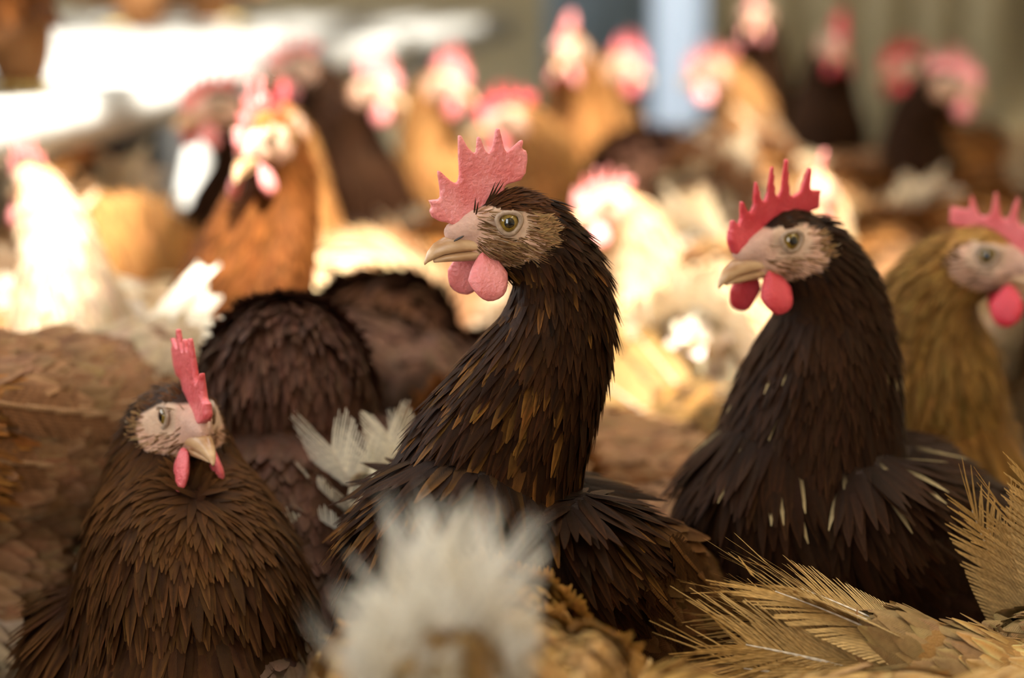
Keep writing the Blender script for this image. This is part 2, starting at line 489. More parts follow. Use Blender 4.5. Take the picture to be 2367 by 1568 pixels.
EYE = None
def eye_mesh():
    global EYE
    if EYE: return EYE
    r, nth, nph = .0064, 14, 20
    V = [(0, r, 0)]; Q = []; mats = []
    angs = [0, 9, 18, 26, 27, 34, 42, 50, 51, 62, 75, 90, 120, 150]
    for th in angs[1:]:
        for k in range(nph):
            a = 2*math.pi*k/nph
            t = math.radians(th)
            V.append((r*math.sin(t)*math.cos(a), r*math.cos(t), r*math.sin(t)*math.sin(a)))
    for k in range(0, nph, 2):
        Q.append((0, 1 + (k+2) % nph, 1 + (k+1) % nph, 1 + k)); mats.append(0)
    for i in range(len(angs) - 2):
        for k in range(nph):
            a, b = 1 + i*nph + k, 1 + i*nph + (k+1) % nph
            Q.append((a, b, b+nph, a+nph))
            mats.append(0 if angs[i+2] <= 26 else (1 if angs[i+2] <= 50 else 2))
    me = np_mesh('eye', V, Q)
    for m in ('pupil', 'iris', 'eye_rim'): me.materials.append(M[m])
    me.polygons.foreach_set('material_index', np.array(mats, dtype=np.int32))
    EYE = me
    return me

LID = None
def lid_mesh():
    global LID
    if LID: return LID
    V, Q = [], []
    nr, nt = 28, 8
    for i in range(nr):
        a = 2*math.pi*i/nr
        for j in range(nt):
            b = 2*math.pi*j/nt
            R = .0060 + .0014*math.cos(b) + .0005*math.sin(3*a)
            V.append((R*math.cos(a)*1.06, .0013*math.sin(b), R*math.sin(a)*.97))
    for i in range(nr):
        for j in range(nt):
            Q.append((i*nt+j, i*nt+(j+1) % nt, ((i+1) % nr)*nt+(j+1) % nt, ((i+1) % nr)*nt+j))
    LID = np_mesh('eyelid', V, Q)
    return LID

WAT = {}
def wattle_mesh(seed):
    if seed in WAT: return WAT[seed]
    r = random.Random(seed)
    V, Q = [], []
    nu, nv = 20, 12
    ph = r.random()*6
    for j in range(nv + 1):
        th = math.pi * j / nv
        for i in range(nu):
            a = 2*math.pi*i/nu
            x = math.sin(th)*math.cos(a); y = math.sin(th)*math.sin(a); z = math.cos(th)
            wx = .0112 * (1 - .42*max(0, z)**.8) * (1 + .05*math.sin(3*math.atan2(z, x)+ph))
            V.append((x*wx, y*.0036*(1 - .3*z) + .0010*math.sin(x*4+ph)*z, z*.0135 - .0110))
    for j in range(nv):
        for i in range(nu):
            a, b = j*nu+i, j*nu+(i+1) % nu
            Q.append((a, a+nu, b+nu, b))
    WAT[seed] = np_mesh('wattle', V, Q)
    return WAT[seed]

def beak_parts():
    """upper and lower mandible in the head frame"""
    def loft(cs):
        V, Q = [], []
        n = 14
        for (x, z, w, hu, hd) in cs:
            for k in range(n):
                a = 2*math.pi*k/n
                s = math.sin(a)
                V.append((x, math.cos(a)*w, z + (hu*s if s > 0 else hd*s)))
        for i in range(len(cs)-1):
            for k in range(n):
                a, b = i*n+k, i*n+(k+1) % n
                Q.append((a, b, b+n, a+n))
        c = len(V); e = (len(cs)-1)*n
        V.append((cs[-1][0]+.0004, 0, cs[-1][1]))
        for k in range(0, n, 2): Q.append((c, e+(k+2) % n, e+(k+1) % n, e+k)[::-1])
        return V, Q
    up = loft([(.008, -.0140, .0078, .006, .0025), (.018, -.0140, .0072, .007, .0025), (.026, -.0142, .0062, .0072, .0028), (.033, -.0150, .0048, .0064, .0030), (.0385, -.0168, .0034, .0050, .0036), (.0420, -.0195, .0020, .0034, .0026), (.0436, -.0222, .0008, .0014, .0012)])
    lo = loft([(.008, -.0175, .0070, .002, .0042), (.018, -.0178, .0062, .002, .0042), (.026, -.0186, .0050, .0018, .0034), (.033, -.0196, .0034, .0016, .0024), (.0385, -.0210, .0016, .001, .0012)])
    return np_mesh('upper_beak', *up), np_mesh('lower_beak', *lo)
BEAK_UP, BEAK_LO = None, None

def rot_head(yaw, pitch, roll):
    return Matrix.Rotation(yaw, 3, 'Z') @ Matrix.Rotation(-pitch, 3, 'Y') @ Matrix.Rotation(roll, 3, 'X')

def build_hen(name, label, root_xy, yaw, head=None, head_yaw=0.0, head_pitch=0.0, head_roll=0.0, scale=1.0, pal='brown', comb=None, flesh=0.0,
              lean=0.1, wave=0.0, q=1.0, hero=False, pitch=14, dz=0.0, neck_fat=1.0, tail=None, group=None, cream_tips=0.0, neck_back=0.0, voxel=.0035, wing_parts=True, lobe=True, head_scale=1.0, neck_t0=None, glints=(), arch=1.0, down=None, rows=5, bare_k=1.0, hair=1.0):
    """head: world position of the point between the eyes (or None + local head vector via tuple 'local')"""
    global BEAK_UP, BEAK_LO
    pal = PAL[pal]
    fleshtone = (flesh, flesh, flesh, 1)
    crown_k = 2.8 if hero else 1.5
    root = bpy.data.objects.new(name, None)
    root.empty_display_size = 0.05
    C.objects.link(root)
    root.location = (root_xy[0], root_xy[1], 0)
    root.rotation_euler = (0, 0, yaw)
    root.scale = (scale,)*3
    tag(root, label, 'hen', group)
    Rz = Matrix.Rotation(-yaw, 3, 'Z')
    if head[0] == 'local':
        hp = Vector(head[1:])
        hy = head_yaw
    else:
        hp = (Rz @ (Vector(head) - root.location)) / scale
        hy = head_yaw - yaw
    HM = rot_head(hy, head_pitch, head_roll)
    HMn = np.array(HM)
    hpn = np.array(hp)
    # ---- body blobs
    RP = np.array(Matrix.Rotation(-math.radians(pitch), 3, 'Y'))
    piv = np.array([0, 0, .195])
    def bp(x, y, z): return RP @ (np.array([x, y, z]) - piv) + piv + np.array([0, 0, dz])
    blobs = []
    def add(c, r, R=np.eye(3)): blobs.append((np.array(c), np.array(r), R))
    add(bp(0.000, 0, .200), (.125, .076, .080), RP)
    add(bp(.060, 0, .192), (.082, .068, .080), RP)
    add(bp(.088, 0, .205), (.058, .058, .066), RP)
    add(bp(-.085, 0, .205), (.095, .064, .066), RP)
    add(bp(-.140, 0, .225), (.060, .044, .046), RP)
    add(bp(-.175, 0, .245), (.036, .030, .028), RP)
    for s in (-1, 1):
        add(bp(-.010, s*.060, .212), (.105, .026, .052), RP)          # folded wing
        add(bp(.045, s*.056, .215), (.055, .028, .045), RP)
        add(bp(-.005, s*.045, .140) , (.045, .032, .060))
        add(bp(-.012, s*.045, .100), (.022, .020, .035))
    # ---- neck
    p0 = bp(.078, 0, .232)
    f, u = HMn[:, 0], HMn[:, 2]
    hs = head_scale
    p3 = hpn + hs*(f * -.019 + u * -.010)
    dist = np.linalg.norm(p3 - p0)
    t0 = np.array(neck_t0) if neck_t0 is not None else (np.array([.42 - neck_back, 0, .9]) if hp.z > .3 else np.array([.9, 0, .25]))
    t0 = t0 / np.linalg.norm(t0)
    t3 = f * .62 + u * .75 if hp.z > .26 else f * .2 + u * .9
    t3 = t3 / np.linalg.norm(t3)
    if down is not None:
        t3 = f * .8 + u * .3
        t3 = t3 / np.linalg.norm(t3)
    p1, p2 = p0 + t0 * dist * .38 * arch, p3 - t3 * dist * .42 * (down or 1.0)
    NS = 16
    spine = []
    for i in range(NS + 1):
        t = i / NS
        c = bez(p0, p1, p2, p3, t)
        r = np.interp(t, [0, .3, .62, .85, 1], [.060, .049, .035, .028, .0225]) * neck_fat
        add(c, (r, r, r))
        spine.append(c)
    # ---- head
    def hb(x, y, z, rx, ry, rz): add(hpn + HMn @ (np.array([x, y, z]) * .001 * hs), np.array([rx, ry, rz]) * .001 * hs, HMn)
    hb(-7, 0, 0, 23, 15.5, 17); hb(-18, 0, -5, 18, 16, 18); hb(10, 0, -3, 17, 11, 11.5); hb(23, 0, -6, 11, 6.5, 7.5)
    for s in (-1, 1): hb(1, s*6, -12, 16, 8.5, 10); hb(4, s*8, 5, 10, 6, 5)
    hb(9, 0, -17, 13, 7, 6.5); hb(-8, 0, -20, 14, 11, 12)
    iv, iface = ico()
    V = np.concatenate([(iv * r) @ R.T + c for c, r, R in blobs])
    F = np.concatenate([iface + i*len(iv) for i in range(len(blobs))])
    bv, bq, bn = remesh(V, F, voxel, smooth=4 if hero else 5)
    # ---- skeleton for flow and zones
    bodyline = [bp(.078, 0, .232), bp(.03, 0, .22), bp(-.04, 0, .215), bp(-.11, 0, .225), bp(-.17, 0, .245), bp(-.24, 0, .28)]
    bl = []
    for i in range(len(bodyline)-1):
        for k in range(6): bl.append(bodyline[i] + (bodyline[i+1]-bodyline[i])*k/6)
    hl = [hpn + HMn @ (np.array([x, 0, z])*.001*hs) for x, z in ((36, -10), (24, -2), (12, 4), (0, 5), (-12, 1))]
    line = np.array(hl + spine[::-1] + bl)
    tan = np.gradient(line, axis=0); tan /= np.linalg.norm(tan, axis=1, keepdims=True)
    zone = np.array([0]*len(hl) + [1]*len(spine) + [2]*len(bl))
    npar = np.concatenate([np.zeros(len(hl)), np.linspace(0, 1, len(spine)), np.ones(len(bl))])
    line32, tan32 = line.astype(np.float32), tan.astype(np.float32)
    def flow(p, want_t=True):
        p = p.astype(np.float32)
        d2 = (p*p).sum(1)[:, None] + (line32*line32).sum(1)[None] - 2*(p @ line32.T)
        near = d2.argmin(1)
        if not want_t: return None, near
        w = np.exp((d2.min(1)[:, None] - d2) / (2*.022**2))
        return w @ tan32, near
    def headlocal(p): return ((p - hpn) @ HMn) * (1000.0 / hs)
    def bare(p, grow=1.0):
        h = headlocal(p)
        grow = bare_k
        e = ((h[:, 0] - 7 - 14*(1 - grow)) / (29*grow)) ** 2 + ((h[:, 2] + 7 - 4*(1 - grow)) / (17.5*grow)) ** 2
        crown = (h[:, 2] > 8.0 - 0.25*np.clip(h[:, 0], -30, 0)) & (h[:, 0] < 14)
        return (e < 1) & ~crown & (np.abs(h[:, 1]) < 30)
    # body colours: skin and under-plumage
    cols = np.empty((len(bv), 3))
    _, near = flow(bv, False)
    z = zone[near]
    cols[:] = pal['body'] * .8
    cols[z <= 1] = pal['hack']
    bm_ = bare(bv)
    cols[bm_] = SKIN_RGB * (0.9 + .2*rng.random((bm_.sum(), 1)))
    hv = headlocal(bv)
    cw = (np.clip((hv[:, 0] - 6) / 16, 0, 1) * np.clip((hv[:, 2] + 15) / 6, 0, 1) * bm_)[:, None]
    cols = cols*(1 - cw) + col(.60, .37, .28)[None]*cw
    ring = (bm_ & (np.hypot(hv[:, 0], hv[:, 2]) < 12))[:, None]
    cols = np.where(ring, cols*.35 + col(.56, .40, .27)[None]*.65, cols)
    me = np_mesh('body', bv, bq, cols)
    body = link('body', me, M['skin'], root)
    # ---- plumage
    L_, V_, Q_, K_, U_ = 0, [], [], [], []
    def batch(p, n, d, L, W, prof, cr, ct, ce, lift, curl, cup, R=5):
        nonlocal L_
        if len(p) == 0: return
        v, qd, k, uu = feather_batch(p, n, d, L, W, prof, cr, ct, ce, lift, curl, cup, R)
        V_.append(v); Q_.append(qd + L_); K_.append(k); U_.append(uu); L_ += len(v)
    def flush(nm):
        nonlocal L_, V_, Q_, K_, U_
        me = np_mesh(nm, np.concatenate(V_), np.concatenate(Q_), np.clip(np.concatenate(K_), 0, 1), np.concatenate(U_))
        o = link(nm, me, M['feather'], root); o['kind'] = 'stuff'
        L_, V_, Q_, K_, U_ = 0, [], [], [], []
        return o
    ntot = int(52000 * q)
    p, n = sample_surface(bv, bq, bn, ntot)
    t, near = flow(p)
    z = zone[near]
    nar = bare(p)
    up_n = n[:, 2]
    def dirs(idx, grav=0.25, jit=0.12):
        d = t[idx] + np.array([0, 0, -grav]) + rng.normal(0, jit, (len(idx), 3))
        nn = n[idx]
        d = d - nn * (d*nn).sum(1, keepdims=True)
        d /= np.linalg.norm(d, axis=1, keepdims=True) + 1e-9
        return d, nn
    def var(c, k, s=.18):
        return c[None] * (1 + rng.normal(0, s, (k, 1))) * (1 + rng.normal(0, .05, (k, 3)))
    OV = [.45, .95, 1, .92, .72, .2]
    HK = [.55, 1, .95, .8, .55, .12]
    # body contour feathers
    s_ = .0074 / math.sqrt(max(q, .2)) if q < 1 else .0074
    i = np.where((z == 2) & (p[:, 2] > .075))[0]
    i = i[thin(p[i], s_)]
    d, nn = dirs(i, .12, .10)
    k = len(i)
    # rump and belly carry soft pale fluff
    lx = p[i][:, 0]
    rump = (lx < -.12) | (p[i][:, 2] < .135 + dz)
    cr = np.where(rump[:, None], var(pal['fluff']*.8, k), var(pal['body'], k))
    ct = np.where(rump[:, None], var(pal['fluff'], k), var(pal['bodyt'], k))
    ce = np.where(rump[:, None], var(pal['fluff']*1.1, k), var(pal['bodye'], k))
    qs = 1.0 if q >= 1 else min(1.35, q ** -.4)
    L = rng.uniform(.019, .029, k)*qs; W = rng.uniform(.0105, .0155, k)*qs
    side = np.abs(p[i][:, 1]) > .052
    L = np.where(side, L*1.2, L); W = np.where(side, W*1.15, W)
    batch(p[i] - nn*.0004, nn, d, L, W, OV, cr, ct, ce, rng.uniform(.14, .24, k), rng.uniform(.08, .18, k), np.full(k, .12), rows)
    flush('contour_plumage')
    # hackle
    hn = npar[near]
    hlp = headlocal(p)
    hn = np.maximum(hn, np.clip((np.linalg.norm(hlp - np.array([-8, 0, -4]), axis=1) - 30) / 130, 0, 1)*.9)
    nk = len(hl) + len(spine)
    i = np.where((near < nk + 5) & (p[:, 2] > .12) & ~nar & ~((hlp[:, 2] > -11) & (hlp[:, 0] > -24)))[0]
    # density grows towards the head
    sz = np.interp(hn[i], [0, .35, 1], [.0030, .0043, .0062]) / (1 if q >= 1 else math.sqrt(max(q, .2)))
    key = np.floor(p[i] / sz[:, None]).astype(np.int64)
    _, ui = np.unique(np.concatenate([key, np.round(sz*2000).astype(np.int64)[:, None]], 1), axis=0, return_index=True)
    i = i[ui]
    d, nn = dirs(i, .20, .10)
    k = len(i)
    tt = hn[i]
    L = np.interp(tt, [0, .3, 1], [.012, .021, .038]) * qs * rng.uniform(.8, 1.2, k)
    W = np.interp(tt, [0, .3, 1], [.0032, .0050, .0082]) * qs * rng.uniform(.8, 1.2, k)
    cr, ct, ce = var(pal['hack'], k), var(pal['hackt'], k, .3), var(pal['hacke'], k, .35)
    if cream_tips:
        m = (rng.random(k) < cream_tips) & (tt > .45)
        ct[m] = col(.42, .30, .14); ce[m] = col(.5, .38, .19)
        W[m] *= .55; L[m] *= .75
    if hero:   # gold-laced feathers over the throat and breast
        fr = ((p[i] - hpn[None]) @ f) > -.012
        m = rng.random(k) < np.where(fr, .24, .05)
        ct[m] = var(col(.085, .034, .007), m.sum(), .4); ce[m] = var(col(.16, .068, .014), m.sum(), .4)
    throat = (headlocal(p[i])[:, 0] > -20) & (tt < .45)
    ct[throat] = ct[throat]*.4 + (pal['hacke']*1.3)[None]*.6
    lf = np.interp(tt, [0, .3, .6], [.24, .15, .06])
    batch(p[i] + nn*.0005, nn, d, L, W, HK, cr, ct, ce, lf + rng.uniform(.03, .12, k), rng.uniform(.03, .10, k), np.full(k, .10), rows)
    for gp in glints:  # sky glints painted in as lifted feathers of pale bluish colour
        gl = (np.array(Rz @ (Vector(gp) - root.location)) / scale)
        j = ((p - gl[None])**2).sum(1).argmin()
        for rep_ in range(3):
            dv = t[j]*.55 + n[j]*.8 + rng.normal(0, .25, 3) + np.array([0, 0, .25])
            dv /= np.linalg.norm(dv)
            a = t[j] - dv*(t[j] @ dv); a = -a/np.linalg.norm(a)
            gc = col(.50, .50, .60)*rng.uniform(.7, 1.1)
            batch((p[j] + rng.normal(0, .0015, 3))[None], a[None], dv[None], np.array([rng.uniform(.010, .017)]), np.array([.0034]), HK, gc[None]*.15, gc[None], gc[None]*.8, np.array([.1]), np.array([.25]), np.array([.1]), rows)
    flush('hackle_plumage')
    # crown and cheek feathers
    i = np.where((z == 0) | ((z == 1) & (hn < .12)))[0]
    hs_ = headlocal(p[i])
    cr_i = i[(~nar[i])]
    extra_p, extra_n = None, None
    if hero:
        fc = np.abs(headlocal(bv[bq[:, 0]]))
        pp, nn2 = sample_surface(bv, bq[(fc[:, 0] < 46) & (fc[:, 2] < 36)], bn, 90000)
        hl2 = headlocal(pp)
        selm = (np.abs(hl2[:, 0]) < 45) & (np.abs(hl2[:, 2]) < 34)
        pp, nn2 = pp[selm], nn2[selm]
    else:
        hl2 = headlocal(p)
        selm = (np.abs(hl2[:, 0]) < 45) & (np.abs(hl2[:, 2]) < 34)
        pp, nn2 = p[selm], n[selm]
    nb2 = bare(pp)
    h2 = headlocal(pp)
    wgt = 1.0 if hero else 1.5
    # crown
    ci = np.where(~nb2 & (h2[:, 0] < 18) & (h2[:, 2] > -12))[0]
    ci = ci[thin(pp[ci], .0016*wgt)]
    def d2(ii, vec, jit):
        dv = vec + rng.normal(0, jit, (len(ii), 3))
        a = nn2[ii]
        dv = dv - a*(dv*a).sum(1, keepdims=True)
        return dv / (np.linalg.norm(dv, axis=1, keepdims=True) + 1e-9), a
    k = len(ci)
    if k:
        back = (HMn @ np.array([-1, 0, -.30]))[None]
        dv, a = d2(ci, back, .18)
        batch(pp[ci] - a*.0005, a, dv, rng.uniform(.006, .011, k), rng.uniform(.0018, .0030, k), HK, var(pal['hack']*crown_k, k), var(pal['hackt']*crown_k, k, .35), var(pal['hacke']*crown_k*1.2, k, .35), rng.uniform(.10, .28, k), rng.uniform(.08, .2, k), np.full(k, .1), 4)
    # sparse hair feathers on the bare cheek
    ci = np.where(nb2 & (h2[:, 0] < 17) & (np.hypot(h2[:, 0], h2[:, 2]) > 9.5) & (h2[:, 2] < 6) & ((h2[:, 2] < -8) | (h2[:, 0] < -8) | (rng.random(len(h2)) < .06)))[0]
    ci = ci[thin(pp[ci], .0016*wgt)]
    k = len(ci)
    if k:
        vec = (np.array([-1, 0, -.25])[None] + np.stack([np.zeros(k), np.zeros(k), -.02*(h2[ci, 0])], 1)*0) @ HMn.T
        dv, a = d2(ci, vec, .16)
        hc = np.where(rng.random((k, 1)) < .5, var(col(.15, .075, .03), k, .3), var(col(.34, .19, .09), k, .2))
        batch(pp[ci] + a*.0002, a, dv, rng.uniform(.005, .010, k), rng.uniform(.0004, .0008, k), HK, hc, hc*.8, hc, rng.uniform(.12, .28, k), rng.uniform(.05, .15, k), np.full(k, .05), 4)
    # ear tuft
    ci = np.where((((h2[:, 0] + 18)/5.5)**2 + ((h2[:, 2] + 5 - .4*(h2[:, 0] + 18))/7.5)**2 < 1) & (np.abs(h2[:, 1]) > 6))[0]
    ci = ci[thin(pp[ci], .0012*wgt)]
    k = len(ci)
    if k:
        vec = np.repeat((HMn @ np.array([-1, 0, .15]))[None], k, 0)
        dv, a = d2(ci, vec, .2)
        cr = var(col(.17, .085, .03), k, .25); ct = var(col(.30, .17, .07), k, .25)
        rear = h2[ci, 0] < -22.5
        ct[rear] = ct[rear]*.4 + col(.6, .48, .32)[None]*.6
        batch(pp[ci] - a*.0005, a, dv, rng.uniform(.004, .007, k), rng.uniform(.0008, .0015, k), HK, cr, ct, ct*1.25, rng.uniform(.3, .55, k), rng.uniform(.05, .2, k), np.full(k, .1), 4)
    # a few bristles beside the comb base
    if hero:
        for (bx, bz, a_, l_) in ((12, 9, 62, .010), (11, 10, 68, .012), (10, 11, 60, .013), (9, 11, 66, .010), (8, 12, 55, .011), (11, 8, 75, .008), (17, 4, 80, .007), (18, 5, 85, .008)):
            pos = hpn + HMn @ (np.array([bx, 7.5, bz])*.001)
            dv = HMn @ np.array([-math.cos(math.radians(a_)), .25, math.sin(math.radians(a_))])
            a = HMn @ np.array([0, 1, 0.])
            a = a - dv*(a@dv)/(dv@dv)
            batch(pos[None], (a/np.linalg.norm(a))[None], (dv/np.linalg.norm(dv))[None], np.array([l_]), np.array([.0010]), HK, col(.05, .025, .012)[None], col(.04, .02, .01)[None], col(.05, .02, .01)[None], np.array([.0]), np.array([.2]), np.array([.05]), 5)
    flush('head_plumage')
    # ---- head parts
    hroot = hpn
    HM4 = HM.to_4x4(); HM4.translation = hp
    HM4 = HM4 @ Matrix.Scale(hs, 4)
    def hpart(nm, me, mat, off=(0, 0, 0), rot=None, parent=root):
        o = link(nm, me, mat, parent)
        m = HM4 @ Matrix.Translation(Vector(off))
        if rot is not None: m = m @ rot.to_4x4()
        if parent is root: o.matrix_local = m
        return o
    if BEAK_UP is None: BEAK_UP, BEAK_LO = beak_parts()
    ub = hpart('upper_beak', BEAK_UP, M['beak']); hpart('lower_beak', BEAK_LO, M['beak'])
    if hero:
        if 'nostril' not in WAT: WAT['nostril'] = np_mesh('nostril', np.array(iv) * np.array([.0032, .0006, .0006]), iface)
        for s in (-1, 1):
            no = link('nostril', WAT['nostril'], M['eye_rim'], ub)
            no.location = (.0262, s*.0060, -.0088); no.rotation_euler = (0, math.radians(28), math.radians(-12*s))
    if comb is not None:
        hpart('comb', comb_mesh(comb, .0008 if hero else .0015, lean, wave), M['comb']).color = fleshtone
    for s in (-1, 1):
        ey = eye_mesh()
        rot = Matrix.Rotation(math.radians(-8*s), 3, 'Z')
        if s < 0: rot = Matrix.Rotation(math.pi, 3, 'Z') @ Matrix.Rotation(math.radians(8), 3, 'Z')
        eo = hpart('eye', ey, None, (.000, s*.0102, .000), rot)
        lo = link('eyelid', lid_mesh(), M['eyelid'], eo)
        lo.location = (0, .0042, 0)
        wm = wattle_mesh(1 if s > 0 else 2)
        hpart('wattle', wm, M['comb'], (.0125 if s > 0 else .0165, s*.0080, -.0185), Matrix.Rotation(math.radians(14*s), 3, 'X') @ Matrix.Rotation(math.radians(8 if s > 0 else -6), 3, 'Y')).color = fleshtone
        if lobe:
            if 'lobe' not in WAT:
                v = np.array(iv); v = v * np.array([.0058, .0026, .0095])
                WAT['lobe'] = np_mesh('earlobe', v, iface)
            hpart('earlobe', WAT['lobe'], M['lobe'], (-.0195, s*.0138, -.0185), Matrix.Rotation(math.radians(-14), 3, 'Y'))
    # ---- legs
    lh = float(max(.03, bp(-.012, 0, .100)[2] - .03))
    for s in (-1, 1):
        o = link('leg', leg_mesh(lh), M['leg'], root)
        o.location = (float(bp(-.012, 0, .1)[0]) + .01, s*.045, 0)
    # ---- wings: each flight feather its own part
    if wing_parts:
        wk = ('wing', pal['bodye'].tobytes())
        if wk not in TAILCACHE:
            TAILCACHE[wk] = barb_feather('flight_feather', .125, .026, 30, .12, .12, 5, croot=pal['body']*.9, ctip=pal['bodyt'], cshaft=pal['bodye']*1.2)
            TAILCACHE[('cov',) + wk] = barb_feather('covert_feather', .050, .026, 18, .10, .16, 6, croot=pal['body'], ctip=pal['bodyt']*1.05, cshaft=pal['bodye'])
        for s in (-1, 1):
            for k in range(6):
                pos = bp(-.030 - .010*k, s*(.086 - .004*k - .002*abs(k-2)), .238 - .012*k)
                dr = RP @ np.array([-1, -s*(.10 + .02*k), -.02 + .035*k])
                place_feather('flight_feather', TAILCACHE[wk], root, pos, dr, (0, s*1.0, .45), 0.92 + .03*random.random())
            for row in range(2):
                for k in range(5):
                    pos = bp(.035 - .022*k + .012*row, s*(.090 - .002*k + .001*row), .246 - .028*row - .004*k)
                    dr = RP @ np.array([-1, -s*.05, -.20 + .05*k])
                    place_feather('covert_feather', TAILCACHE[('cov',) + wk], root, pos, dr, (0, s*1.0, .40 - .25*row), 1 + .15*random.random())
    # ---- tail
    T = dict(n=10, length=.12, width=.034, up=38, spread=22, fray=.25, tent=.5, seed=1, lift=0.0)
    if tail: T.update(tail)
    tk = (T['length'], T['width'], T['fray'], T['seed'], pal['tail'], T.get('tip'))
    if tk not in TAILCACHE:
        TAILCACHE[tk] = [barb_feather('tail_feather', T['length'], T['width'], 40 if T['fray'] > .5 else 30, T['fray'], .12, T['seed'] + j, croot=T.get('root', pal['tailr']), ctip=T.get('tip', pal['tail'])) for j in range(3)]
    nT = T['n']
    for row in range(T.get('rows', 1)):
        for k in range(nT):
            s = -1 + 2*k/(nT-1)
            e = abs(s)
            up = math.radians(T['up'] - 16*e + random.uniform(-4, 4) - 14*row)
            ang = s*math.radians(T['spread'])*(1 + .2*row) + random.uniform(-.12, .12)*row
            dr = np.array([-math.cos(up)*math.cos(ang), math.sin(ang), math.sin(up)])
            pos = bp(-.165 + .012*(1-e) - T.get('rowx', .014)*row, s*.030*T['tent']*2, .252 - .022*e + T['lift'] - T.get('rowz', .032)*row)
            nrm = (0, s*.9, 1 - .5*e) if e > .15 else (0.0, .35*(1 if k % 2 else -1), 1)
            if 'face' in T: nrm = (-1, s*.25 + random.uniform(-.35, .35), .25)
            place_feather('tail_feather', TAILCACHE[tk][k % 3], root, pos, dr, nrm, random.uniform(*T.get('vary', (.86, 1.06)))*(1 - .12*row))
    return root

def copy_tree(o, parent=None):
    c = o.copy(); C.objects.link(c)
    c.parent = parent
    if parent is not None: c.matrix_parent_inverse = o.matrix_parent_inverse.copy()
    for ch in list(o.children): copy_tree(ch, c)
    return c

def tint(root, c):
    for ch in root.children:
        ch.color = (*c, 1)
        for g in ch.children: g.color = (*c, 1)

# ------------------------------------------------------------------ the barn
M['litter'] = noise_mat('floor_litter', (0.055, 0.04, 0.028), (0.16, 0.12, 0.08), scale=30, rough=0.95, bump=0.8, bscale=120, dist=0.01)
M['khaki'] = noise_mat('khaki_boards', (0.58, 0.46, 0.25), (0.68, 0.55, 0.32), scale=8, rough=0.75, bump=0.2, stretch=(4, 1, .3))
M['bluegrey'] = noise_mat('blue_grey_sheet', (0.20, 0.26, 0.30), (0.27, 0.33, 0.36), scale=6, rough=0.6, bump=0.1)
M['pale_slat'] = noise_mat('pale_slats', (0.36, 0.35, 0.31), (0.50, 0.49, 0.45), scale=10, rough=0.6, bump=0.2, stretch=(1, 8, 4))
M['shade_black'] = noise_mat('shade_black', (0.012, 0.012, 0.011), (0.03, 0.029, 0.027), scale=8, rough=0.85, bump=0.2)
M['roof'] = noise_mat('roof_sheet', (0.30, 0.29, 0.26), (0.40, 0.39, 0.35), scale=4, rough=0.7, bump=0.1)
M['straw'] = noise_mat('straw', (0.35, 0.25, 0.11), (0.55, 0.42, 0.22), scale=40, rough=0.8, bump=0.1)
def pane_mat():
    m, nt, b = new_mat('daylit_pane')
    b.inputs['Base Color'].default_value = (.75, .85, .92, 1)
    b.inputs['Roughness'].default_value = .5
    b.inputs['Emission Color'].default_value = (.74, .86, 1.0, 1)
    b.inputs['Emission Strength'].default_value = .34
    return m
M['pane'] = pane_mat()

def struct(name, me, mat, parent=None, label=None):
    o = link(name, me, mat, parent)
    if parent is None: o['kind'] = 'structure'
    if label: o['label'] = label
    return o

X0, X1, Y0, Y1, ZC = -3.0, 1.35, -1.5, 5.7, 2.3
struct('floor', boxes_mesh('floor', [(X0, X1, Y0, Y1, -.06, 0)]), M['litter'], None, 'dark litter-covered barn floor beneath the flock')
# unseen ceiling, its opening added and placed to let sun patches onto the flock
SX0, SX1, SY0, SY1 = -1.0, 0.72, 0.50, 3.1
bars = [(X0, SX0, Y0, Y1, ZC, ZC+.05), (SX1, X1, Y0, Y1, ZC, ZC+.05), (SX0, SX1, Y0, SY0, ZC, ZC+.05), (SX0, SX1, SY1, Y1, ZC, ZC+.05)]
struct('ceiling', boxes_mesh('ceiling', bars), M['roof'], None, 'unseen grey sheet ceiling with an opening added to let sun in')
t1 = struct('sun_break_1', boxes_mesh('sun_break_1', [(SX0, SX1, y, y+.09, ZC+.005, ZC+.045) for y in (1.10, 1.75, 2.4)]), M['roof'], None, 'unseen broad bars added across the ceiling opening to break up the sun')  # unseen bars, added to split the sun into patches
link('bar', boxes_mesh('bar', [(x, x+.08, SY0, SY1, ZC+.05, ZC+.09) for x in (-.55, .02)]), M['roof'], t1)
struct('wall_front', boxes_mesh('wall_front', [(X0-.08, -1.0, Y0-.05, Y0, 0, ZC), (-.1, X1+.08, Y0-.05, Y0, 0, ZC), (-1.0, -.1, Y0-.05, Y0, 2.0, ZC)]), M['khaki'], None, 'board wall behind the viewer with a doorway added for frontal fill light')  # unseen doorway, added to let in fill light from behind the camera
wb = struct('wall_back', boxes_mesh('wall_back', [(X0-.08, X1+.08, Y1+.03, Y1+.08, 0, ZC)]), M['khaki'], None, 'khaki board wall at the far end of the barn')
wr = struct('wall_right', boxes_mesh('wall_right', [(X1+.03, X1+.08, Y0, Y1+.08, 0, ZC)]), M['khaki'], None, 'khaki board wall on the right side')
wl = struct('wall_left', boxes_mesh('wall_left', [(X0-.08, X0, Y0, Y1+.08, 0, .9), (X0-.08, X0, Y0, Y1+.08, 2.0, ZC)]), M['khaki'], None, 'low left barn wall, open above')
pk = boxes_mesh('plank', [(-.066, .066, 0, .03, 0, ZC)])
pk.materials.append(M['khaki'])
x = .56
while x < X1 + .0:
    o = link('plank', pk, None, wb); o.location = (x, Y1 + random.uniform(-.006, .004), 0); x += .138
pk2 = boxes_mesh('plank', [(0, .03, -.066, .066, 0, ZC)])
pk2.materials.append(M['khaki'])
y = 3.4
